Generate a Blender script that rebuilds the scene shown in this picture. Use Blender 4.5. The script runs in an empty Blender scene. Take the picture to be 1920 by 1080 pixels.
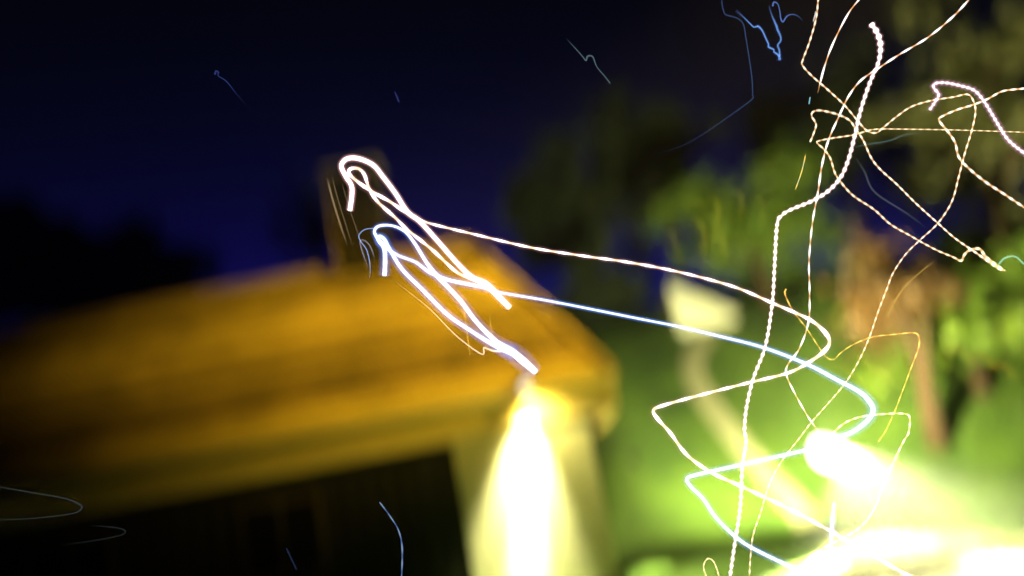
import bpy, bmesh, math, random
from mathutils import Vector, Matrix
R = math.radians
S = bpy.context.scene
C = S.collection
random.seed(7)

# ------------------------------------------------------------------ camera, world, lights, exposure
ROLL, PITCH, LENS, FPX = R(11.0), R(14.0), 28.0, 28.0 / 36.0 * 1920
CAM = Vector((0, 0, 1.6))
f0 = Vector((0, math.cos(PITCH), math.sin(PITCH)))
r0 = Vector((1, 0, 0)); u0 = Vector((0, -math.sin(PITCH), math.cos(PITCH)))
cr = r0 * math.cos(ROLL) - u0 * math.sin(ROLL)
cu = r0 * math.sin(ROLL) + u0 * math.cos(ROLL)
cam = bpy.data.objects.new('camera', bpy.data.cameras.new('camera')); C.objects.link(cam)
cam.data.lens = LENS; cam.data.sensor_width = 36; cam.data.clip_end = 2000; cam.data.clip_start = 0.05
cam.matrix_world = Matrix(((cr.x, cu.x, -f0.x, CAM.x), (cr.y, cu.y, -f0.y, CAM.y), (cr.z, cu.z, -f0.z, CAM.z), (0, 0, 0, 1)))
cam.data.dof.use_dof = True; cam.data.dof.focus_distance = 4.0; cam.data.dof.aperture_fstop = 0.13; cam.data.dof.aperture_ratio = 1.7
S.camera = cam

W = bpy.data.worlds.new('World'); S.world = W; W.use_nodes = True
nt = W.node_tree; bg = nt.nodes['Background']
sky = nt.nodes.new('ShaderNodeTexSky'); sky.sky_type = 'NISHITA'; sky.sun_disc = False
sky.sun_elevation = R(-7.4); sky.sun_rotation = R(-15); sky.ozone_density = 5.0; sky.dust_density = 0.0; sky.air_density = 1.0
nt.links.new(sky.outputs[0], bg.inputs[0]); bg.inputs[1].default_value = 0.15

moon = bpy.data.objects.new('moonlight', bpy.data.lights.new('moonlight', 'SUN')); C.objects.link(moon)
moon.data.energy = 0.00001; moon.data.angle = R(0.5); moon.data.color = (0.75, 0.85, 1.0)
moon.rotation_euler = (R(50), 0, R(160))

S.view_settings.view_transform = 'Standard'; S.view_settings.look = 'None'
EXPOSURE = 8.0; K = 2.0 ** -EXPOSURE          # long night exposure: lamp powers below are given for exposure 0 and scaled by K
S.view_settings.exposure = EXPOSURE; S.view_settings.gamma = 1.0
S.cycles.use_denoising = True
S.cycles.max_bounces = 3; S.cycles.diffuse_bounces = 2; S.cycles.transparent_max_bounces = 32; S.cycles.volume_bounces = 0
S.cycles.sample_clamp_indirect = 0.03

def at(x, y, Y):                       # a point of the place on the plane y = Y, seen at that spot of the photograph
    d = f0 + cr * ((x - 960) / FPX) + cu * ((540 - y) / FPX)
    return CAM + d * ((Y - CAM.y) / d.y)
def ray(x, y, depth):
    return CAM + (f0 + cr * ((x - 960) / FPX) + cu * ((540 - y) / FPX)) * depth

# ------------------------------------------------------------------ helpers
def tag(o, label=None, cat=None, group=None, kind=None):
    if label: o['label'] = label
    if cat: o['category'] = cat
    if group: o['group'] = group
    if kind: o['kind'] = kind
    return o
def empty(name, loc, label, cat, group=None):
    o = bpy.data.objects.new(name, None); C.objects.link(o); o.location = loc
    o.empty_display_size = 0.1
    return tag(o, label, cat, group)
def mesh_obj(name, verts, faces, m, parent=None, smooth=False):
    me = bpy.data.meshes.new(name); me.from_pydata([tuple(v) for v in verts], [], faces); me.update()
    if smooth: me.polygons.foreach_set('use_smooth', [True] * len(me.polygons))
    me.materials.append(m)
    o = bpy.data.objects.new(name, me); C.objects.link(o)
    if parent:
        o.parent = parent; me.transform(Matrix.Translation(-parent_origin(parent)))
    return o
def parent_origin(p):
    v = Vector((0, 0, 0))
    while p: v += p.location; p = p.parent
    return v
def box(name, x0, x1, y0, y1, z0, z1, m, parent=None, bevel=0.0):
    bm = bmesh.new(); bmesh.ops.create_cube(bm, size=1)
    for v in bm.verts:
        v.co = Vector((x0 + (x1 - x0) * (v.co.x + .5), y0 + (y1 - y0) * (v.co.y + .5), z0 + (z1 - z0) * (v.co.z + .5)))
    if bevel: bmesh.ops.bevel(bm, geom=bm.edges[:], offset=bevel, segments=2, affect='EDGES', profile=.6)
    me = bpy.data.meshes.new(name); bm.to_mesh(me); bm.free(); me.materials.append(m)
    o = bpy.data.objects.new(name, me); C.objects.link(o)
    if parent: o.parent = parent; me.transform(Matrix.Translation(-parent_origin(parent)))
    return o
def frames(pts):
    out = []; n = None
    for i, p in enumerate(pts):
        t = (pts[min(i + 1, len(pts) - 1)] - pts[max(i - 1, 0)]).normalized()
        if n is None: n = t.cross(Vector((0.3, 0.1, 1)) if abs(t.z) < .9 else Vector((1, 0, 0))).normalized()
        n = (n - t * n.dot(t)).normalized(); out.append((n, t.cross(n)))
    return out
def tube(pts, rads, k=8):
    V, F = [], []
    fr = frames(pts)
    for p, r, (a, b) in zip(pts, rads, fr):
        for j in range(k):
            q = 2 * math.pi * j / k; V.append(p + a * (r * math.cos(q)) + b * (r * math.sin(q)))
    for i in range(len(pts) - 1):
        for j in range(k):
            F.append((i * k + j, i * k + (j + 1) % k, (i + 1) * k + (j + 1) % k, (i + 1) * k + j))
    F.append(tuple(range(k))[::-1]); F.append(tuple((len(pts) - 1) * k + j for j in range(k)))
    return V, F
def join(parts):
    V, F = [], []
    for v, f in parts:
        b = len(V); V += list(v); F += [tuple(b + i for i in q) for q in f]
    return V, F

# ------------------------------------------------------------------ materials
def mat(name, col, rough=0.8, var=0.25, scale=4.0, bump=0.15, col2=None, stretch=None, detail=6):
    m = bpy.data.materials.new(name); m.use_nodes = True; n = m.node_tree; b = n.nodes['Principled BSDF']
    tc = n.nodes.new('ShaderNodeTexCoord'); nz = n.nodes.new('ShaderNodeTexNoise')
    nz.inputs['Scale'].default_value = scale; nz.inputs['Detail'].default_value = detail
    if stretch:
        mp = n.nodes.new('ShaderNodeMapping'); mp.inputs['Scale'].default_value = stretch
        n.links.new(tc.outputs['Object'], mp.inputs[0]); n.links.new(mp.outputs[0], nz.inputs['Vector'])
    else: n.links.new(tc.outputs['Object'], nz.inputs['Vector'])
    rp = n.nodes.new('ShaderNodeValToRGB'); c2 = col2 or tuple(c * (1 + var) for c in col)
    rp.color_ramp.elements[0].color = (*[c * (1 - var) for c in col], 1); rp.color_ramp.elements[1].color = (*c2, 1)
    rp.color_ramp.elements[0].position = .3; rp.color_ramp.elements[1].position = .7
    n.links.new(nz.outputs['Fac'], rp.inputs[0]); n.links.new(rp.outputs[0], b.inputs['Base Color'])
    b.inputs['Roughness'].default_value = rough
    if bump:
        bp = n.nodes.new('ShaderNodeBump'); bp.inputs['Strength'].default_value = bump; bp.inputs['Distance'].default_value = .02
        n.links.new(nz.outputs['Fac'], bp.inputs['Height']); n.links.new(bp.outputs[0], b.inputs['Normal'])
    return m
def leafmat(name, col, col2):
    m = mat(name, col, .6, .35, 1.3, 0, col2)
    return m
def emit(name, col, st):
    m = bpy.data.materials.new(name); m.use_nodes = True; n = m.node_tree; n.nodes.clear()
    e = n.nodes.new('ShaderNodeEmission'); e.inputs[0].default_value = (*col, 1); e.inputs[1].default_value = st * K
    o = n.nodes.new('ShaderNodeOutputMaterial'); n.links.new(e.outputs[0], o.inputs[0]); return m
M = dict(
    roof=mat('clay_tile', (.36, .24, .06), .75, .3, 1.2, .2), roof_pale=mat('pale_clay_tile', (.55, .38, .1), .75, .3, 1.2, .2), roof_dark=mat('weathered_tile', (.16, .1, .03), .8, .35, 1.2, .25), fascia=mat('ochre_painted_board', (.72, .54, .14), .6, .15, 2, .1, stretch=(.3, 1, 4)),
    gutter=mat('cream_gutter', (.75, .66, .35), .45, .1, 3, .05), timber=mat('shaded_timber', (.01, .008, .006), .8, .4, 3, .3, stretch=(8, 8, .6)),  # near-black timber: shade of the unlit wall put into the colour
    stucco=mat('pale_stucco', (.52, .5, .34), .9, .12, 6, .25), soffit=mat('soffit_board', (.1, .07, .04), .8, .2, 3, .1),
    brick=mat('chimney_brick', (.03, .022, .02), .9, .35, 9, .3), cap=mat('chimney_cap', (.25, .2, .16), .9, .2, 6, .2),
    metal=mat('dark_metal', (.03, .03, .03), .45, .2, 8, .05), lawn=mat('lawn_soil', (.04, .11, .006), .95, .4, .8, .3, (.09, .17, .012)),
    grass=leafmat('grass_blade', (.05, .14, .006), (.11, .22, .015)), ray_pale=mat('ray_strip', (.34, .34, .2), .95, .2, 9, .3), glow_pale=mat('glow_ground', (.3, .3, .13), .95, .2, 14, .4),  # last two: pale ground colours standing in for light rays and glow
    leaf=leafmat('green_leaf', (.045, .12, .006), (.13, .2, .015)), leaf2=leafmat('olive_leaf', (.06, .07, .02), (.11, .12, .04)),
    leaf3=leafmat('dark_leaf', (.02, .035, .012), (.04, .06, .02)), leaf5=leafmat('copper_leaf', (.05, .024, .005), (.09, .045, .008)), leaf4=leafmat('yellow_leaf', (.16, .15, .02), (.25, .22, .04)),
    bark=mat('brown_bark', (.04, .022, .009), .95, .4, 5, .6, stretch=(3, 3, .5)), white=mat('grey_white_paint', (.62, .63, .5), .6, .06, 3, .05),
    lens=emit('flood_lens', (1, .97, .85), 9), lens2=emit('wall_lens', (1, .97, .9), 3), sodium=emit('sodium_lens', (1, .55, .1), 8), dark=mat('black_glass', (.01, .01, .012), .1, .1, 2, 0))

# ------------------------------------------------------------------ the lie of the land
def ss(a, b, x):
    t = max(0, min(1, (x - a) / (b - a))); return t * t * (3 - 2 * t)
def ground(x, y):
    h = ss(0.5, 1.3, x) * 6.6 * ss(12, 27, y) * (1 - .5 * ss(8, 17, x))
    return h + .05 * math.sin(x * .9 + y * .4) * ss(4, 9, y)
xs = [-600, -250, -120, -60, -35] + [-25 + i * .8 for i in range(70)] + [33, 40, 60, 120, 250, 600]
ys = [-600, -250, -100, -40, -15, -6, -2] + [0 + i * .7 for i in range(58)] + [45, 60, 100, 250, 700, 1500]
V = [(x, y, ground(x, y)) for y in ys for x in xs]; nx = len(xs)
F = [(j * nx + i, j * nx + i + 1, (j + 1) * nx + i + 1, (j + 1) * nx + i) for j in range(len(ys) - 1) for i in range(nx - 1)]
tag(mesh_obj('ground', V, F, M['lawn'], smooth=True), kind='structure')

def strip(name, ctr, widths, m, lift=.012, n=60):
    P = [Vector(c) for c in ctr]; V, F = [], []
    for i in range(n + 1):
        t = i / n * (len(P) - 1); k = min(int(t), len(P) - 2); q = t - k
        a = P[max(k - 1, 0)]; b = P[k]; c = P[k + 1]; d = P[min(k + 2, len(P) - 1)]
        p = .5 * ((2 * b) + (c - a) * q + (2 * a - 5 * b + 4 * c - d) * q * q + (3 * b - a - 3 * c + d) * q ** 3)
        tg = (.5 * ((c - a) + 2 * (2 * a - 5 * b + 4 * c - d) * q + 3 * (3 * b - a - 3 * c + d) * q * q)).normalized()
        w = widths[k] * (1 - q) + widths[k + 1] * q; s = Vector((-tg.y, tg.x))
        for j in range(9):
            pp = p + s * w * (j / 8 - .5); V.append((pp.x, pp.y, ground(pp.x, pp.y) + lift + .02 * (1 - abs(j / 4 - 1))))
    for i in range(n):
        for j in range(8): F.append((i * 9 + j, i * 9 + j + 1, (i + 1) * 9 + j + 1, (i + 1) * 9 + j))
    return tag(mesh_obj(name, V, F, m, smooth=True), kind='structure')

# ------------------------------------------------------------------ the house
EY, RY = 12.6, 16.6
ec = at(1150, 704, EY); rc = at(885, 462, RY)
EZ, RZ, EX, RX = ec.z, rc.z, ec.x, rc.x
LX = -17.0
print('eave', EZ, EX, 'ridge', RZ, RX)
WY = EY + .12; WX = EX - .55; BY = 2 * RY - EY
house = empty('house', (RX - 4, RY, 0), 'long house with hipped amber-lit tile roof and chimney', 'house')
DEPTH = .5                                            # deep fascia under the gutter
FZ = EZ - DEPTH
nC = 17
def slope_pt(x, t): return Vector((x, EY + (RY - EY) * t, EZ + (RZ - EZ) * t))
for i in range(nC):
    t0, t1 = i / nC, (i + 1) / nC + .012
    xr0, xr1 = EX + (RX - EX) * t0, EX + (RX - EX) * min(t1, 1)
    nrm = Vector((0, -(RZ - EZ), RY - EY)).normalized()
    a0, b0 = slope_pt(LX, t0), slope_pt(xr0, t0); a1, b1 = slope_pt(LX, t1), slope_pt(xr1, t1)
    up0, up1 = nrm * .075, nrm * .02
    vs = [a0, b0, b1, a1, a0 + up0, b0 + up0, b1 + up1, a1 + up1]
    mesh_obj('tile_course', vs, [(0, 3, 2, 1), (4, 5, 6, 7), (0, 1, 5, 4), (1, 2, 6, 5), (2, 3, 7, 6), (3, 0, 4, 7)], M[('fascia', 'roof_pale', 'roof', 'roof_dark', 'roof_dark', 'roof', 'roof_dark', 'roof', 'roof', 'roof_pale', 'roof', 'roof_pale', 'roof_pale', 'roof', 'roof_dark', 'roof_pale', 'roof')[i]], house)  # lowest course takes the paler board colour, standing in for the lamp-lit eave line
# hip face on the right, back face, ridge and hip cappings
e1 = Vector((EX, EY, EZ)); e2 = Vector((EX, BY, EZ)); rg = Vector((RX, RY, RZ)); rl = Vector((LX, RY, RZ)); e3 = Vector((LX, BY, EZ))
mesh_obj('hip_face', [e1, e2, rg, e1 - Vector((0, 0, .1)), e2 - Vector((0, 0, .1)), rg - Vector((0, 0, .1))], [(0, 1, 2), (5, 4, 3), (0, 3, 4, 1), (1, 4, 5, 2), (2, 5, 3, 0)], M['roof'], house)
mesh_obj('roof_back', [e2, e3, rl, rg, e2 - Vector((0, 0, .1)), e3 - Vector((0, 0, .1)), rl - Vector((0, 0, .1)), rg - Vector((0, 0, .1))], [(0, 1, 2, 3), (7, 6, 5, 4), (0, 4, 5, 1)], M['roof'], house)
def bar(name, a, b, r, m, parent, k=8):
    v, f = tube([a.lerp(b, i / 6) for i in range(7)], [r] * 7, k); return mesh_obj(name, v, f, m, parent, True)
bar('ridge_cap', rl + Vector((0, 0, .05)), rg + Vector((0, 0, .05)), .11, M['roof'], house)
bar('hip_cap', rg + Vector((0, 0, .05)), e1 + Vector((0, 0, .05)), .1, M['roof'], house)
box('fascia', LX, EX - .02, EY + .03, EY + .09, FZ, EZ - .01, M['fascia'], house, .01)
box('fascia', EX - .06, EX - .003, EY + .093, BY, FZ, EZ - .01, M['fascia'], house, .01)
gut = bar('gutter', Vector((LX, EY - .05, EZ - .02)), Vector((EX + .05, EY - .05, EZ - .02)), .05, M['gutter'], house)
box('lower_trim', LX, EX - .01, EY + .01, EY + .027, FZ - .02, FZ + .07, M['gutter'], house, .01)
box('soffit', LX, EX - .07, EY + .1, WY + .05, FZ + .03, FZ + .07, M['soffit'], house)
SPLIT = at(868, 950, WY).x  # wall splits where the lamplight ends; the dark side carries painted shade
box('shaded_timber_wall', LX + .4, SPLIT, WY, WY + .2, -.2, FZ + .1, M['timber'], house)
for i in range(46):                                     # cover battens, in the same shade-darkened colour
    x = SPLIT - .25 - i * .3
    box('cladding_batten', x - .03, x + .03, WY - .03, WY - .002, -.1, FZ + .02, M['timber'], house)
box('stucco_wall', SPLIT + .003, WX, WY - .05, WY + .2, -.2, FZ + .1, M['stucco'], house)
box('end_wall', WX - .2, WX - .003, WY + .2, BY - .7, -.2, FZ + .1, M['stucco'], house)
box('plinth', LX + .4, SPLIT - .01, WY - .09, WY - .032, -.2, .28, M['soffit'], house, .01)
# two dark windows in the timber wall
for wx in (-7.5, -4.2, -11.0):
    w = box('window', wx - .65, wx + .65, WY - .055, WY - .033, .95, 2.15, M['soffit'], house, .005)
    box('pane', wx - .58, wx - .03, WY - .062, WY - .057, 1.02, 2.08, M['dark'], w)
    box('pane', wx + .03, wx + .58, WY - .062, WY - .057, 1.02, 2.08, M['dark'], w)
# chimney on the ridge
ctop = at(650, 330, RY); cx0 = at(622, 400, RY).x; cx1 = at(722, 400, RY).x
ch = box('chimney', cx0, cx1, RY - .35, RY + .45, RZ - .5, ctop.z, M['brick'], house, .02)
for i in range(6):
    x = cx0 + .06 + (cx1 - cx0 - .12) * i / 5
    box('brick_rib', x - .025, x + .025, RY - .4, RY - .352, RZ - .2, ctop.z - .06, M['brick'] if i else M['roof'], ch, .006)
box('chimney_cap', cx0 - .06, cx1 + .06, RY - .43, RY + .52, ctop.z + .002, ctop.z + .09, M['cap'], ch, .015)

# ------------------------------------------------------------------ lamps
def spot(name, loc, tgt, power, ang, blend, col, rad, parent):
    l = bpy.data.lights.new(name, 'SPOT'); l.energy = power * K; l.spot_size = R(ang); l.spot_blend = blend; l.color = col; l.shadow_soft_size = rad
    o = bpy.data.objects.new(name, l); C.objects.link(o)
    o.rotation_euler = (Vector(tgt) - Vector(loc)).to_track_quat('-Z', 'Y').to_euler()
    o.parent = parent; o.location = Vector(loc) - parent_origin(parent); return o
# flood lamp under the eave
lp = at(984, 720, EY - .2)
wl = empty('wall_floodlight', (lp.x, EY - .02, lp.z), 'blazing white floodlight fixed to the eave above the pale wall', 'floodlight')
box('bracket', lp.x - .05, lp.x + .05, EY - .1, EY + .02, lp.z - .02, lp.z + .03, M['metal'], wl, .01)
box('housing', lp.x - .13, lp.x + .13, EY - .3, EY - .1, lp.z - .02, lp.z + .08, M['metal'], wl, .03)
box('lens', lp.x - .08, lp.x + .08, EY - .28, EY - .12, lp.z - .07, lp.z - .025, M['lens2'], wl, .02)
wallx = at(978, 1060, WY).x
LPOS = Vector((lp.x, EY - .2, lp.z - .12))
spot('lamp_beam', LPOS, (wallx, WY, .2), 5000, 50, 1, (1, .95, .45), .05, wl)
spot('lamp_core', LPOS, (wallx, WY, -.1), 13000, 18, 1, (1, .96, .65), .05, wl)
spot('lamp_spread', LPOS, (wallx + 1.2, WY - .1, .2), 340, 130, 1, (1, .85, .25), .05, wl)
spot('side_fill', LPOS, (2.7, 11.0, 0), 3200, 58, 1, (1, .95, .5), .05, wl)  # extra spot, added to lift the dark lawn beside the house
# small downlight near the corner of the pale wall
dp = at(1188, 862, WY - .16)
dl = empty('wall_downlight', (dp.x, WY - .05, dp.z), 'small downlight near the corner of the pale wall', 'wall light')
box('bracket', dp.x - .03, dp.x + .03, WY - .14, WY - .053, dp.z, dp.z + .06, M['metal'], dl, .008)
box('housing', dp.x - .06, dp.x + .06, WY - .26, WY - .142, dp.z - .05, dp.z + .08, M['metal'], dl, .02)
spot('lamp_beam', Vector((dp.x, WY - .2, dp.z - .08)), (dp.x - .12, WY - .05, dp.z - 1.8), 1300, 30, 1, (1, .95, .5), .03, dl)
# garden flood lamp
gp = at(1578, 862, 11.6); gz = ground(gp.x, gp.y)
gl = empty('garden_floodlight', (gp.x, gp.y, gz), 'blazing white garden floodlight on a stake at the tip of the cream glow wedge', 'floodlight')
v, f = tube([Vector((gp.x, gp.y + .05, gz - .1)), Vector((gp.x, gp.y + .05, gp.z - .06))], [.03, .025]); mesh_obj('stake', v, f, M['metal'], gl)
def tilt(o):
    o.data.transform(Matrix.Translation(-(gp - gl.location))); o.data.transform(Matrix.Rotation(R(34), 4, 'Y')); o.data.transform(Matrix.Translation(gp - gl.location))
hd = box('housing', gp.x - .42, gp.x + .42, gp.y, gp.y + .14, gp.z - .13, gp.z + .13, M['metal'], gl, .03); tilt(hd)
bm = bmesh.new(); bmesh.ops.create_uvsphere(bm, u_segments=24, v_segments=12, radius=1)
for v_ in bm.verts: v_.co = Vector((v_.co.x * .46, v_.co.y * .07, v_.co.z * .15 * (1 - .62 * v_.co.x))) + gp + Vector((0, -.01, 0)) - gl.location
me = bpy.data.meshes.new('lens'); bm.to_mesh(me); bm.free(); me.materials.append(M['lens'])
ln = bpy.data.objects.new('lens', me); C.objects.link(ln); ln.parent = gl; tilt(ln)
GPOS = gp + Vector((0, -.2, .12))
spot('lamp_flood', GPOS, (gp.x + .35, gp.y - .7, 0), 2600, 112, .9, (1, .93, .5), .1, gl)
spot('lamp_shaft', GPOS, (2.3, 6.8, 0), 32000, 20, 1, (1, .95, .5), .06, gl)
spot('lamp_shaft', GPOS, (3.0, 5.6, 0), 40000, 20, 1, (1, .95, .5), .06, gl)
spot('lamp_shaft', GPOS, (4.3, 6.8, 0), 40000, 24, 1, (1, .95, .5), .06, gl)
spot('lamp_shaft', GPOS, (2.85, 10.2, 0), 26000, 26, 1, (1, .95, .5), .06, gl)
BPOS = gp + Vector((0, .25, .3))  # extra spots behind the head, added to brighten bank and trees
spot('right_fill', BPOS, (8.5, 15.0, .8), 3200, 110, 1, (1, .95, .45), .1, gl)
spot('back_fill', BPOS, at(1270, 730, 17), 8500, 122, 1, (1, .95, .45), .1, gl)
spot('up_fill', BPOS, at(1760, 440, 17), 11000, 96, 1, (1, .9, .4), .1, gl)
# sodium street lamp standing right of the view
sp = Vector((9.6, 7.4, 9.2))
sl = empty('street_lamp', (10.8, 7.2, ground(10.8, 7.2)), 'tall sodium street lamp lighting the tile roof', 'street lamp')
v, f = tube([Vector((10.8, 7.2, 0)), Vector((10.8, 7.2, 5)), Vector((10.8, 7.2, 9.0)), Vector((10.5, 7.25, 9.4)), Vector((9.8, 7.35, 9.55))], [.11, .08, .06, .045, .04]); mesh_obj('pole', v, f, M['metal'], sl, True)
box('lamp_head', 9.35, 9.85, 7.25, 7.55, 9.47, 9.6, M['metal'], sl, .03)
box('lens', 9.4, 9.8, 7.29, 7.51, 9.41, 9.466, M['sodium'], sl, .01)
spot('sodium_beam', sp, (RX - .1, EY + 1.8, EZ + 2.0), 25000, 33, 1, (1, .7, .05), .2, sl)

# ------------------------------------------------------------------ pale ground strips standing in for lamp glow and rays
strip('glow_wedge', [(gp.x, 11.9), (3.95, 10.8), (3.85, 9.6), (3.5, 7.8), (3.0, 4), (2.5, 0)], [.6, 1.6, 2.6, 3.2, 3.2, 3.0], M['glow_pale'])  # pale wedge of ground colour standing in for the floodlight's cream glow
shp = at(1320, 580, 22.0)
strip('bank_ray_strip', [(gp.x - .1, 13.4), (at(1450, 780, 14).x + .1, 14.8), (at(1360, 730, 17).x, 17), (at(1290, 660, 20).x, 20), (shp.x, 21.8)], [.5, .45, .45, .55, .6], M['ray_pale'])  # pale curved strip standing in for light rays sweeping up the bank

# ------------------------------------------------------------------ trees and plants
def leaves(cent, rad, n, size, clumps, seed, flat=1.0):
    rg_ = random.Random(seed); V, F = [], []
    cs = []
    for _ in range(clumps):
        d = Vector((rg_.gauss(0, 1), rg_.gauss(0, 1), rg_.gauss(0, 1))).normalized() * (rg_.random() ** .45)
        d *= .55 + .3 * (1.2 + math.sin(d.x * 5 + seed) + .6 * math.sin(d.z * 7 + d.y * 4 + seed * 2))
        cs.append((Vector((d.x * rad[0], d.y * rad[1], d.z * rad[2])) + cent, rg_.uniform(.12, .5) * min(rad)))
    for _ in range(n):
        c, r = rg_.choice(cs)
        p = c + Vector((rg_.gauss(0, .6), rg_.gauss(0, .6), rg_.gauss(0, .45))) * r
        a = Vector((rg_.gauss(0, 1), rg_.gauss(0, 1), rg_.gauss(0, .6))).normalized(); b = a.cross(Vector((rg_.gauss(0, 1), rg_.gauss(0, 1), rg_.gauss(0, 1)))).normalized()
        s = size * rg_.uniform(.6, 1.3); k = len(V)
        V += [p - a * s, p + b * s * .45, p + a * s, p - b * s * .45]; F.append((k, k + 1, k + 2, k + 3))
    return V, F
def tree(name, base, h, crown_c, rad, n, m, label, seed, size=.12, trunk=.16, group=None, bark='bark'):
    rg_ = random.Random(seed); base = Vector(base); cc = Vector(crown_c)
    t = empty(name, base, label, 'tree', group)
    top = cc + Vector((0, 0, rad[2] * .5))
    mid = base.lerp(top, .5) + Vector((rg_.uniform(-.15, .15), rg_.uniform(-.15, .15), 0))
    parts = [tube([base - Vector((0, 0, .2)), base.lerp(mid, .4), mid, mid.lerp(top, .6), top], [trunk * 1.35, trunk, trunk * .8, trunk * .5, trunk * .15])]
    for i in range(9):
        s = mid.lerp(top, rg_.uniform(-.25, .7)); an = rg_.uniform(0, 6.28)
        e = cc + Vector((math.cos(an) * rad[0] * .8, math.sin(an) * rad[1] * .8, rg_.uniform(-.5, .6) * rad[2]))
        parts.append(tube([s, s.lerp(e, .5) + Vector((0, 0, .15 * rad[2])), e], [trunk * .42, trunk * .25, trunk * .06], 6))
    v, f = join(parts); mesh_obj('trunk', v, f, M[bark], t, True)
    v, f = leaves(cc, rad, n, size, 46, seed); mesh_obj('crown', v, f, M[m], t)
    return t
G = 'trees on the bank'
def gtree(px, py, Y, rad, m, label, seed, n=9000, **k):
    c = at(px, py, Y); b = (c.x, c.y, ground(c.x, c.y)); return tree(k.pop('name', 'leafy_tree'), b, 0, c, rad, n, m, label, seed, **k)
G = 'trees on the bank'
gtree(1400, 415, 23, (2.6, 1.6, 1.7), 'leaf', 'round green lit tree above the pale shed', 11, 6500, size=.16, group=G)
gtree(1800, 610, 17, (2.0, 1.5, 1.15), 'leaf', 'low green lit tree at the right below the tall olive tree', 12, 6000, size=.14, group=G)
gtree(1830, 250, 18, (2.4, 1.8, 3.4), 'leaf2', 'tall dim olive tree filling the upper right corner', 13, 6500, size=.17, trunk=.28, group=G)
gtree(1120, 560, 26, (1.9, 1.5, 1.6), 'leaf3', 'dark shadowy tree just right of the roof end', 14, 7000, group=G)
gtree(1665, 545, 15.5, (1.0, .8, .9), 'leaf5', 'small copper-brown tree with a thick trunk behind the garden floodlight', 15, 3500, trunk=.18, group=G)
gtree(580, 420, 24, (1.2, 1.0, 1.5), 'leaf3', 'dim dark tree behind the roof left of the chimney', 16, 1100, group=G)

GB = 'dark trees behind the roof'
gtree(1490, 560, 27, (3.6, 1.4, 1.5), 'leaf', 'wide low green tree behind the pale shed', 24, 8000, size=.16, group=G)
gtree(1880, 470, 23, (2.4, 1.5, 1.7), 'leaf', 'green lit tree at the right edge behind the low green tree', 25, 6000, size=.16, group=G)
gtree(0, 500, 27, (4.2, 2.2, 2.4), 'leaf3', 'added black tree hiding the sky glow at the far left edge', 27, 15000, size=.22, group=GB)  # left pair of trees put in to hide the low blue of the sky
gtree(210, 525, 28, (3.2, 2.0, 1.7), 'leaf3', 'added black tree hiding the sky glow, right of the far left one', 18, 12000, size=.22, group=GB)
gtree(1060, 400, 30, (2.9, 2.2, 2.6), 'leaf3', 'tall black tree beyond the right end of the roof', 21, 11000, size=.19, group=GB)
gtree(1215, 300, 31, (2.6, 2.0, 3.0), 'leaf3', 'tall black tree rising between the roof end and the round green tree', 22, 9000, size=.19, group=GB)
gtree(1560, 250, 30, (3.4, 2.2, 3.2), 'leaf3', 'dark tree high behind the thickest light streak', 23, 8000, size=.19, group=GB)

# white garden shed on the bank
sx, sy, sz = shp.x, 22.0, ground(shp.x, 22.0) - .1
print('shed', shp, sz)
sh = empty('garden_shed', (sx, sy, sz), 'small white garden shed on the grassy bank', 'shed')
hw = .8; hz0 = at(1320, 606, 22).z; pk = at(1256, 536, 22).z
box('wall', sx - hw, sx + hw, sy, sy + 1.6, sz, hz0 - .003, M['white'], sh, .01)
a = (sx - hw - .05); b = sx + hw + .1
mesh_obj('roof', [(a, sy - .1, hz0), (b, sy - .1, hz0), (a, sy - .1, pk), (a, sy + 1.7, hz0), (b, sy + 1.7, hz0), (a, sy + 1.7, pk)], [(0, 1, 2), (5, 4, 3), (0, 3, 4, 1), (1, 4, 5, 2), (2, 5, 3, 0)], M['white'], sh)
dr = box('door', sx - .35, sx + .35, sy - .04, sy - .003, sz + .1, hz0 - .1, M['white'], sh, .01)
box('handle', sx + .22, sx + .27, sy - .075, sy - .043, sz + .95, sz + 1.1, M['metal'], dr)

# grass blades
rgx = random.Random(3); V, F = [], []
while len(F) < 30000:
    x = rgx.uniform(-2, 13); y = rgx.uniform(4.5, 24)
    if y > WY - .2 and x < EX: continue
    if x < .85 * y * .66 - 4.5: continue
    z = ground(x, y); hgt = rgx.uniform(.05, .13); an = rgx.uniform(0, 6.28); w = .012
    k = len(V); dx, dy = math.cos(an) * w, math.sin(an) * w; lx, ly = rgx.uniform(-.04, .04), rgx.uniform(-.04, .04)
    V += [(x - dx, y - dy, z - .01), (x + dx, y + dy, z - .01), (x + lx, y + ly, z + hgt)]; F.append((k, k + 1, k + 2))
tag(mesh_obj('lawn_grass', V, F, M['grass']), 'short green lawn grass growing on the bank', 'grass', kind='stuff')

# ------------------------------------------------------------------ camera-shake light trails, shaped as glowing tubes
sm = bpy.data.materials.new('streak_glow'); sm.use_nodes = True; n = sm.node_tree; n.nodes.clear()
at_ = n.nodes.new('ShaderNodeAttribute'); at_.attribute_name = 'glow'
em = n.nodes.new('ShaderNodeEmission'); tr = n.nodes.new('ShaderNodeBsdfTransparent'); ad = n.nodes.new('ShaderNodeAddShader'); om = n.nodes.new('ShaderNodeOutputMaterial')
n.links.new(at_.outputs['Color'], em.inputs[0]); em.inputs[1].default_value = 1.0
n.links.new(em.outputs[0], ad.inputs[0]); n.links.new(tr.outputs[0], ad.inputs[1]); n.links.new(ad.outputs[0], om.inputs[0])

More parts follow.
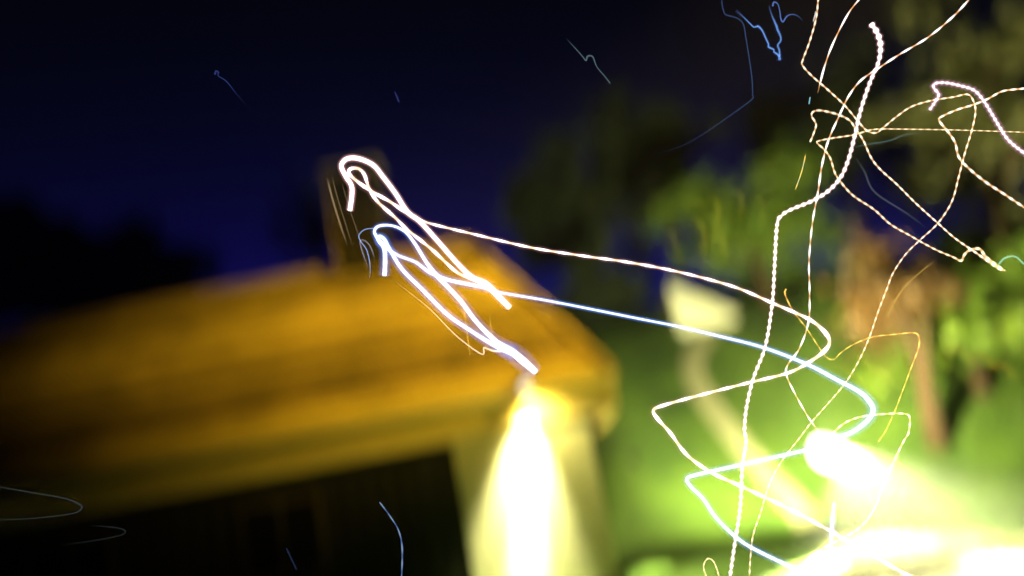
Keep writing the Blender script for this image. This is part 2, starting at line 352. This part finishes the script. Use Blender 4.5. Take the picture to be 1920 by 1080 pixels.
def catmull(P, step=3.0):
    out = []
    for k in range(len(P) - 1):
        a = P[max(k - 1, 0)]; b = P[k]; c = P[k + 1]; d = P[min(k + 2, len(P) - 1)]
        m = max(2, int(math.hypot(c[0] - b[0], c[1] - b[1]) / step))
        for i in range(m):
            q = i / m
            out.append([.5 * (2 * b[j] + (c[j] - a[j]) * q + (2 * a[j] - 5 * b[j] + 4 * c[j] - d[j]) * q * q + (3 * b[j] - a[j] - 3 * c[j] + d[j]) * q ** 3) for j in range(2)]
                       + [b[j] + (c[j] - b[j]) * q for j in (2, 3)])
    out.append(list(P[-1])); return out
NS = [0]
WHITE = (1, .93, .9); PINK = (1, .86, .82); BLUE = (.28, .42, 1); AMBER = (1, .38, .05); GOLD = (1, .62, .12); TEAL = (.25, .6, .7); VIOLET = (.7, .7, 1)
def streak(label, P, w=4, c1=WHITE, c2=None, period=0, amp=0.25, st=3.0, bead=0.0, halo=None, hw=3.0, hst=.05, cat='light streak', group='glowing light streaks', depth=None, fade=(0, 0)):
    NS[0] += 1; ph = NS[0] * 1.7
    Q = [(p[0], p[1], p[2] if len(p) > 2 and p[2] else w, p[3] if len(p) > 3 else 1.0) for p in P]
    Q = catmull(Q)
    pts, rad, col = [], [], []; L = 0; N = len(Q)
    for i, q in enumerate(Q):
        if i: L += math.hypot(q[0] - Q[i - 1][0], q[1] - Q[i - 1][1])
        D = (depth or 4.0) + .12 * math.sin(L / 260 + ph) + .03 * math.sin(L / 70 + ph * 2)
        s = .5 + .5 * math.sin(L * 2 * math.pi / period) if period else 1.0
        k = q[3]
        if fade[0]: k *= ss(0, fade[0], i / N)
        if fade[1]: k *= ss(0, fade[1], 1 - i / N)
        pts.append(ray(q[0], q[1], D)); rad.append(max(q[2] * .4 * D / FPX * (1 - bead + bead * s), .0005))
        sk = s ** .7; cc = c1 if c2 is None else tuple(c2[j] * (1 - sk) * (1 - amp) + c1[j] * sk for j in range(3))
        col.append(tuple(x * st * k * .5 * K for x in cc))
    base = min(pts, key=lambda p: p.z)
    o = empty('light_streak', base, label, cat, group)
    v, f = tube(pts, rad); m = mesh_obj('core', v, f, sm, o, True)
    a = m.data.attributes.new('glow', 'FLOAT_COLOR', 'POINT')
    a.data.foreach_set('color', [x for c in col for _ in range(8) for x in (*c, 1.0)])
    if halo:
        for kk, ww in enumerate((1 + (hw - 1) * .35, 1 + (hw - 1) * .65, hw)):
            v, f = tube(pts, [r * ww for r in rad]); g = mesh_obj('glow', v, f, sm, o, True)
            a = g.data.attributes.new('glow', 'FLOAT_COLOR', 'POINT')
            a.data.foreach_set('color', [x for q in Q for _ in range(8) for x in (*[h * hst * q[3] * K for h in halo], 1.0)])
    return o

PH = (1, .45, .5); BH = (.15, .3, 1)
streak('thick white streak of the upper hook ending on the roof', [(656, 395), (660, 353), (648, 330), (640, 311), (650, 298), (671, 297), (699, 309), (717, 330), (741, 362), (764, 397), (787, 415), (819, 450), (856, 492), (884, 519, 11), (912, 533, 13), (935, 556, 13), (956, 577, 11)], 10, PINK, st=2.6, halo=PH, hst=.06, hw=2)
streak('long white streak from the upper hook bending back at the far right', [(925, 545, 12), (903, 529, 14), (880, 520, 10), (856, 510), (810, 468), (764, 431), (741, 408), (708, 378), (692, 353), (683, 327), (671, 316), (657, 317), (655, 326), (671, 341), (699, 360), (731, 378), (759, 397), (782, 410, 7), (810, 420, 6), (884, 438, 6), (995, 464, 6), (1095, 480, 6), (1180, 492, 6), (1273, 510, 6), (1374, 537, 6.5), (1448, 568, 7), (1514, 597, 8), (1542, 618, 10), (1555, 638, 10), (1547, 657, 10), (1514, 681, 8), (1475, 700, 7), (1398, 719, 7), (1297, 745, 7), (1238, 762, 8), (1225, 770, 9), (1232, 784, 9), (1257, 812, 8), (1288, 853, 8), (1334, 886, 8), (1388, 911, 8), (1473, 951, 8), (1558, 996, 8), (1700, 1078, 9), (1760, 1110, 9)], 8, WHITE, (1, .55, .3), 40, .3, 2.6, .3, halo=PH, hst=.015)
streak('thick blue-edged streak of the lower hook ending at the wall floodlight', [(721, 517), (722, 487), (720, 464), (708, 447, 7), (702, 434, 6), (710, 424, 6), (734, 423, 5), (759, 434, 6), (778, 457, 7), (801, 494, 8), (824, 522), (861, 561), (893, 603), (930, 640, 11), (958, 658, 16), (980, 676, 18), (1005, 698, 12)], 9.5, (.75, .84, 1), st=2.4, halo=BH, hst=.05)
streak('long blue streak from the lower hook to the garden floodlight', [(965, 663, 14), (945, 655, 14), (921, 644, 9), (884, 621), (838, 589), (791, 542), (754, 505), (731, 468), (720, 448), (710, 443, 7), (713, 456), (745, 478, 6), (778, 491, 6), (805, 510), (838, 524), (879, 533), (912, 540, 8), (935, 548, 5), (1023, 563, 5), (1110, 580, 5), (1200, 598, 5), (1266, 611, 5), (1343, 629, 5.5), (1429, 651, 6), (1511, 682, 7), (1569, 712, 8), (1612, 735, 9), (1631, 754, 10), (1637, 770, 10), (1627, 788, 10), (1600, 809, 9), (1569, 821, 9)], 8, (.6, .74, 1), st=2.2, halo=BH, hst=.07)
streak('pale blue zigzag streak from the garden floodlight to the bottom edge', [(1540, 838, 9), (1507, 845), (1392, 871), (1307, 890), (1288, 898), (1296, 913), (1319, 936), (1342, 970), (1380, 1007), (1419, 1032), (1519, 1080), (1580, 1110)], 7, (.66, .8, 1), st=2.2, halo=BH, hst=.05)
streak('thickest white beaded streak running down the right half from the top', [(1633, 44, 12), (1645, 62, 13), (1651, 86, 13), (1647, 117, 8.5), (1631, 155, 8.5), (1614, 206, 8.5), (1604, 249, 8.5), (1592, 295, 8.5), (1577, 331, 8.5), (1553, 358, 9), (1522, 377, 9), (1483, 393, 8.5), (1466, 404, 8.5), (1457, 422, 9), (1452, 505), (1448, 568), (1435, 649), (1413, 708), (1400, 762), (1396, 805), (1399, 830), (1392, 874), (1388, 951), (1378, 1017), (1369, 1080), (1365, 1110)], 8, PINK, (1, .6, .55), 13, .5, 2.2, .45, halo=PH, hst=.035, hw=1.8)
streak('white diagonal streak from the top right corner curving down to the garden floodlight', [(1835, -20), (1816, 0), (1787, 31), (1740, 70), (1685, 103), (1650, 126), (1615, 150), (1592, 179), (1573, 218), (1553, 264), (1541, 311), (1534, 358), (1523, 420, 4), (1517, 490, 4), (1518, 548, 4), (1516, 603, 4.5), (1499, 653, 5), (1477, 684, 5), (1475, 704, 5), (1491, 739, 4), (1518, 786, 4), (1540, 815, 4)], 5, WHITE, AMBER, 34, .55, 2.0, .4)
streak('thin white streak bending sharply near the top then looping down to the bottom', [(1536, -20), (1534, 0), (1530, 35), (1518, 78), (1505, 113), (1505, 123), (1522, 142), (1553, 169), (1584, 198), (1612, 231), (1627, 246), (1643, 249), (1654, 241), (1682, 218), (1709, 200), (1744, 189), (1787, 182), (1814, 177), (1825, 189), (1829, 210), (1822, 245), (1810, 284), (1798, 330), (1785, 377), (1759, 418), (1724, 451, 3.5), (1697, 478, 3.5), (1674, 513, 3.5), (1662, 544, 3.5), (1647, 583, 3), (1631, 630, 3), (1612, 673, 3), (1588, 714, 3), (1561, 747, 3), (1522, 791, 3), (1500, 820, 3), (1465, 866, 3), (1442, 909, 3), (1427, 959, 3.5), (1411, 1009, 3.5), (1405, 1080, 3.5), (1404, 1110)], 4, (1, .85, .62), AMBER, 15, .5, 1.7, .35)
streak('short white streak slanting down from the top edge, ending in the dark', [(1625, -18), (1610, 0), (1592, 23), (1573, 58), (1557, 93), (1545, 128), (1538, 155), (1533, 175, 2)], 4.5, WHITE, AMBER, 55, .5, 2.0, .4, fade=(0, .12))
streak('thin gold streak with a hooked start crossing down to the far right', [(1519, 266), (1526, 249), (1530, 233), (1522, 218), (1524, 210), (1538, 207), (1569, 214), (1592, 225), (1604, 241), (1619, 264), (1633, 295), (1650, 317), (1682, 346), (1717, 381), (1758, 418), (1791, 447), (1833, 476, 5), (1872, 503, 7), (1884, 507, 5)], 4, (1, .9, .66), AMBER, 14, .5, 1.8, .3)
streak('fine gold streak lying level from the right edge then folding down to a white hump', [(1940, 249, 2), (1919, 248, 2), (1802, 244, 2.2), (1685, 242, 2.5), (1647, 242, 3), (1627, 245), (1600, 253), (1561, 259), (1536, 264), (1532, 268), (1545, 280), (1557, 297), (1565, 323), (1577, 342), (1600, 367), (1639, 393), (1669, 420), (1705, 441), (1752, 467), (1787, 482, 4.5), (1802, 489, 6), (1808, 478, 6), (1818, 469, 7), (1837, 467, 7), (1849, 482, 7), (1880, 505, 6)], 4, (1, .84, .55), AMBER, 14, .5, 1.7, .3)
streak('thick pinkish beaded streak with a small hook at the right edge', [(1743, 206, 6), (1754, 190, 7), (1760, 177, 7), (1751, 165, 7), (1752, 157, 7), (1771, 155), (1798, 160), (1826, 169), (1843, 187), (1860, 214), (1876, 241), (1892, 264), (1919, 286), (1940, 300)], 6.5, PINK, (1, .6, .6), 10, .5, 1.8, .4, halo=(.9, .4, .7), hst=.05)
streak('white streak folding back on itself at the right edge below the pinkish one', [(1940, 163), (1919, 166), (1880, 171), (1853, 185), (1826, 196), (1794, 206), (1767, 218), (1761, 226), (1779, 249), (1791, 268), (1798, 295), (1818, 317), (1849, 342), (1880, 362), (1919, 388), (1940, 402)], 5, (1, .88, .7), AMBER, 18, .5, 1.8, .3)
streak('fine golden streak looping over the brown trunk above the garden floodlight', [(1474, 542, 3.5), (1472, 552, 3.5), (1487, 583, 2.5), (1511, 614), (1534, 649), (1549, 669), (1563, 674), (1577, 661), (1600, 646), (1635, 632), (1678, 627), (1713, 624, 3), (1723, 632, 3), (1722, 653, 3), (1709, 688), (1693, 731), (1678, 770), (1662, 805), (1647, 828)], 2.4, GOLD, AMBER, 22, .5, 1.6, .3)
streak('dashed pale gold streak arching right of the garden floodlight to the bottom edge', [(1560, 815), (1565, 809), (1584, 793), (1612, 782), (1647, 777), (1697, 776), (1706, 787), (1703, 813), (1696, 824), (1677, 863), (1658, 905), (1639, 955), (1615, 986), (1585, 1007), (1546, 1026), (1511, 1053), (1481, 1080), (1460, 1105)], 4, (1, .92, .7), GOLD, 17, .6, 1.9, .35)
streak('small dashed gold loop rising from the bottom edge', [(1326, 1095), (1324, 1080), (1319, 1063), (1326, 1048), (1338, 1053), (1348, 1080), (1350, 1095)], 3, (1, .85, .5), GOLD, 12, .3, 1.8, .3)
streak('short straight violet-white streak standing below the garden floodlight', [(1564, 943, 3), (1561, 975, 7), (1559, 1000, 6), (1557, 1028, 3)], 5, (.85, .87, 1), st=3, halo=(.3, .3, 1), hst=.06)
streak('faint violet tick under the short straight streak', [(1555, 1048), (1554, 1067)], 3, VIOLET, st=1.2)
streak('faint gold thread left of the brown trunk', [(1756, 486), (1697, 537), (1662, 595)], 2, GOLD, st=.5, fade=(.3, .3))
streak('thin gold dash under the hooked start of the gold streak', [(1511, 288), (1503, 322), (1491, 356)], 2.5, GOLD, (1, .9, .6), 30, .3, 1.2, .3, fade=(.15, .2))
streak('tiny white tick beside the sharp-bending streak at the top', [(1530, 20), (1527, 33), (1525, 40)], 2.5, WHITE, st=.8, fade=(.2, .2))
streak('tiny teal tick in the dark below the short slanting streak', [(1519, 182), (1517, 195)], 2.5, TEAL, st=1.0)
streak('long faint blue thread drooping from the top edge through the dark sky', [(1353, -5), (1354, 8), (1356, 18), (1360, 27), (1373, 31), (1384, 35), (1394, 46), (1399, 74), (1405, 111), (1410, 148), (1411, 178), (1409, 187), (1367, 218), (1316, 253), (1277, 274), (1238, 286), (1196, 288)], 2.4, (.2, .4, 1), st=0.149, fade=(.02, .75))
streak('jagged blue streak reaching the bright blue point', [(1380, 20), (1392, 30, 2), (1405, 43, 2), (1414, 51, 2.5), (1421, 49, 4), (1429, 57), (1436, 72), (1441, 83), (1441, 88, 4), (1451, 93), (1451, 97), (1460, 104, 4), (1462, 112, 6)], 3, (.18, .42, 1), st=0.72, fade=(.3, 0), halo=BH, hst=0.009)
streak('wavy blue streak rising from the bright blue point', [(1462, 106, 4), (1461, 93), (1458, 85), (1464, 76), (1463, 67), (1458, 56, 4), (1456, 49, 4), (1447, 28, 2), (1442, 11, 1.5)], 3, (.18, .42, 1), st=0.675, fade=(0, .4), halo=BH, hst=0.009)
streak('small blue hook hanging at the top edge', [(1449, 11, 4), (1451, 4, 3.5), (1458, 7, 2), (1462, 20, 2), (1464, 35, 3), (1468, 41, 3.5), (1475, 31, 3), (1484, 27, 2), (1496, 30, 2), (1507, 41, 1.5)], 3, (.18, .35, 1), st=0.45, fade=(0, .4))
streak('small teal hooked streak high in the middle of the sky', [(1060, 70, 1.5), (1089, 102, 2), (1099, 114, 3), (1101, 106, 4), (1111, 106, 3), (1119, 125, 2), (1133, 142, 2), (1144, 156, 2.5)], 3, (.45, .75, .8), st=0.169, fade=(.25, 0))
streak('tiny blue hooked streak in the upper left sky', [(403, 140, 4), (405, 133, 4), (410, 136, 3), (409, 142, 2), (425, 153, 2.5), (445, 178, 1.5), (466, 201, 1.5)], 3, (.15, .25, 1), st=0.142, fade=(0, .7))
streak('tiny blue speck streak in the sky above the hooks', [(740, 172, 1.5), (744, 181, 3), (748, 191, 3)], 3, (.15, .2, 1), st=0.158)
streak('small teal hump streak at the right edge beside the white hump', [(1872, 496, 3), (1884, 484, 4), (1903, 481, 3), (1919, 494, 3), (1930, 500, 2)], 3, (.3, .65, .5), st=.8, halo=(.1, .3, .2), hst=.02)
streak('faint grey-blue arc with a rounded tip at the left edge', [(-15, 911, 1.5), (0, 913, 1.5), (62, 924, 2), (119, 934, 2.5), (148, 945, 4), (153, 953, 4), (135, 963, 2), (60, 972, 1.5), (-15, 975, 1.5)], 2, (.4, .55, .65), st=0.0588)
streak('very faint arc below the grey-blue arc in the lower left', [(165, 985, 1.5), (215, 989, 2), (234, 995, 3), (228, 1003, 2), (180, 1013, 1.5), (110, 1023, 1.5)], 2, (.35, .45, .5), st=0.042, fade=(.2, .4))
streak('blue curved streak in the dark at the bottom left of the beam', [(712, 942), (730, 966), (747, 994), (754, 1027, 4), (753, 1080), (751, 1105)], 3, (.4, .62, 1), (.15, .3, .9), 30, .3, .5, .25)
streak('faint blue tick near the bottom edge left of the blue curve', [(537, 1028), (545, 1045), (556, 1068)], 2, (.15, .25, .7), st=.12)
streak('hair-thin blue thread left of the lower hook', [(692, 526), (694, 500), (688, 470), (676, 452), (673, 441), (685, 430), (708, 428)], 2, (.35, .5, 1), st=.8, fade=(.3, 0))
streak('hair-thin pale thread just inside the lower hook', [(703, 487), (697, 468), (690, 456), (680, 450), (675, 455), (682, 480), (690, 500)], 1.8, (.6, .6, .8), st=.5, fade=(.2, .3))
streak('hair-thin gold thread ending in a white curl beside the wall floodlight', [(729, 519, 1.5), (801, 575, 1.5), (856, 630, 2), (903, 664, 3), (907, 652, 4), (914, 654, 4), (926, 658, 5), (940, 658, 6)], 2, (1, .8, .6), st=1.0, fade=(.5, 0))
streak('short upright gold thread on the roof below the hooks', [(866, 547), (874, 610), (882, 672)], 2, GOLD, st=.7, fade=(.3, .3))
streak('second short gold thread on the roof nearer the roof end', [(918, 592), (922, 625), (925, 650)], 2, GOLD, st=.6, fade=(.3, .3))
TAN = (.8, .55, .3)
streak('faint tan upright thread at the left edge of the chimney', [(613, 332), (622, 368), (636, 415), (652, 462)], 4, TAN, st=.3, fade=(.2, .4))
streak('second faint tan thread rising over the chimney', [(622, 328), (632, 368), (648, 420), (664, 470)], 2.5, TAN, st=.16, fade=(.2, .4))
streak('third faint tan thread in the middle of the chimney', [(640, 340), (655, 390), (672, 440), (684, 480)], 2.5, TAN, st=.12, fade=(.2, .4))
streak('faint teal smear thread crossing behind the thickest streak', [(1588, 280), (1620, 272), (1666, 264), (1700, 252), (1740, 249)], 4, (.2, .35, .35), st=.22, fade=(.3, .4))
streak('faint grey thread falling from the teal smear to the right', [(1600, 290, 5), (1620, 320, 5), (1640, 360, 4), (1700, 400, 4), (1740, 430, 3)], 4, (.3, .35, .35), st=.16, fade=(.3, .4))
GG = 'hooked gold glints in the foliage'  # leaf highlights, added as dim glowing tubes in front of the trees
for P, w_, k_ in [([(1283, 392), (1285, 383), (1300, 379), (1318, 383), (1328, 392)], 'short and level, left in the top row', .7),
                  ([(1326, 378), (1335, 374), (1345, 383), (1346, 404), (1342, 429), (1336, 440)], 'long and brightest, middle of the top row', 1.3),
                  ([(1372, 368), (1378, 360), (1388, 366), (1392, 385), (1385, 417)], 'rightmost of all', 1.0),
                  ([(1290, 425), (1306, 412), (1318, 430), (1322, 460), (1314, 470), (1325, 488)], 'wavy, under the short level one', 1.1),
                  ([(1335, 462), (1344, 435), (1355, 446), (1357, 471), (1368, 492)], 'arched, below the brightest one', 1.1),
                  ([(1246, 447), (1250, 438), (1260, 436), (1266, 458), (1272, 484)], 'thin and dim, leftmost of all', .6),
                  ([(1250, 490), (1262, 484), (1285, 489), (1340, 494)], 'lying flat at the foot of the crown', .5),
                  ([(1405, 385), (1418, 372), (1432, 386), (1428, 410), (1440, 436)], 'dim one touching the thickest streak', .5)]:
    streak('blurred yellow-green glint in the round tree, ' + w_, P, 9, (.6, .5, .02), st=.14 * k_, fade=(.3, .4), group=GG, depth=5.6)
for (x, y, s, w_) in [(1570, 690, 1.1, 'leftmost, above the garden floodlight'), (1600, 672, 1, 'second from the left'), (1640, 700, .9, 'beside the brown trunk'), (1790, 662, 1, 'left of three in the low tree'), (1830, 672, 1.1, 'middle of three in the low tree'), (1870, 690, 1, 'right of three in the low tree')]:
    streak('dim gold arched glint, ' + w_, [(x - 18 * s, y + 12 * s), (x - 6 * s, y - 4 * s), (x + 10 * s, y - 6 * s), (x + 24 * s, y + 8 * s), (x + 44 * s, y + 24 * s)], 8, (.8, .42, .02), st=.18, fade=(.3, .4), group=GG, depth=5.4)

# ------------------------------------------------------------------ the lit night air
hm = bpy.data.materials.new('night_haze'); hm.use_nodes = True; n = hm.node_tree; n.nodes.clear()
pv = n.nodes.new('ShaderNodeVolumePrincipled'); om = n.nodes.new('ShaderNodeOutputMaterial'); n.links.new(pv.outputs[0], om.inputs['Volume'])
pv.inputs['Color'].default_value = (.95, .95, .95, 1); pv.inputs['Density'].default_value = 0.0022; pv.inputs['Anisotropy'].default_value = 0.7
tag(box('haze', -640, 640, -640, 1540, -1.2, 16, hm), 'thin night haze glowing around the lamps', 'haze', kind='stuff')
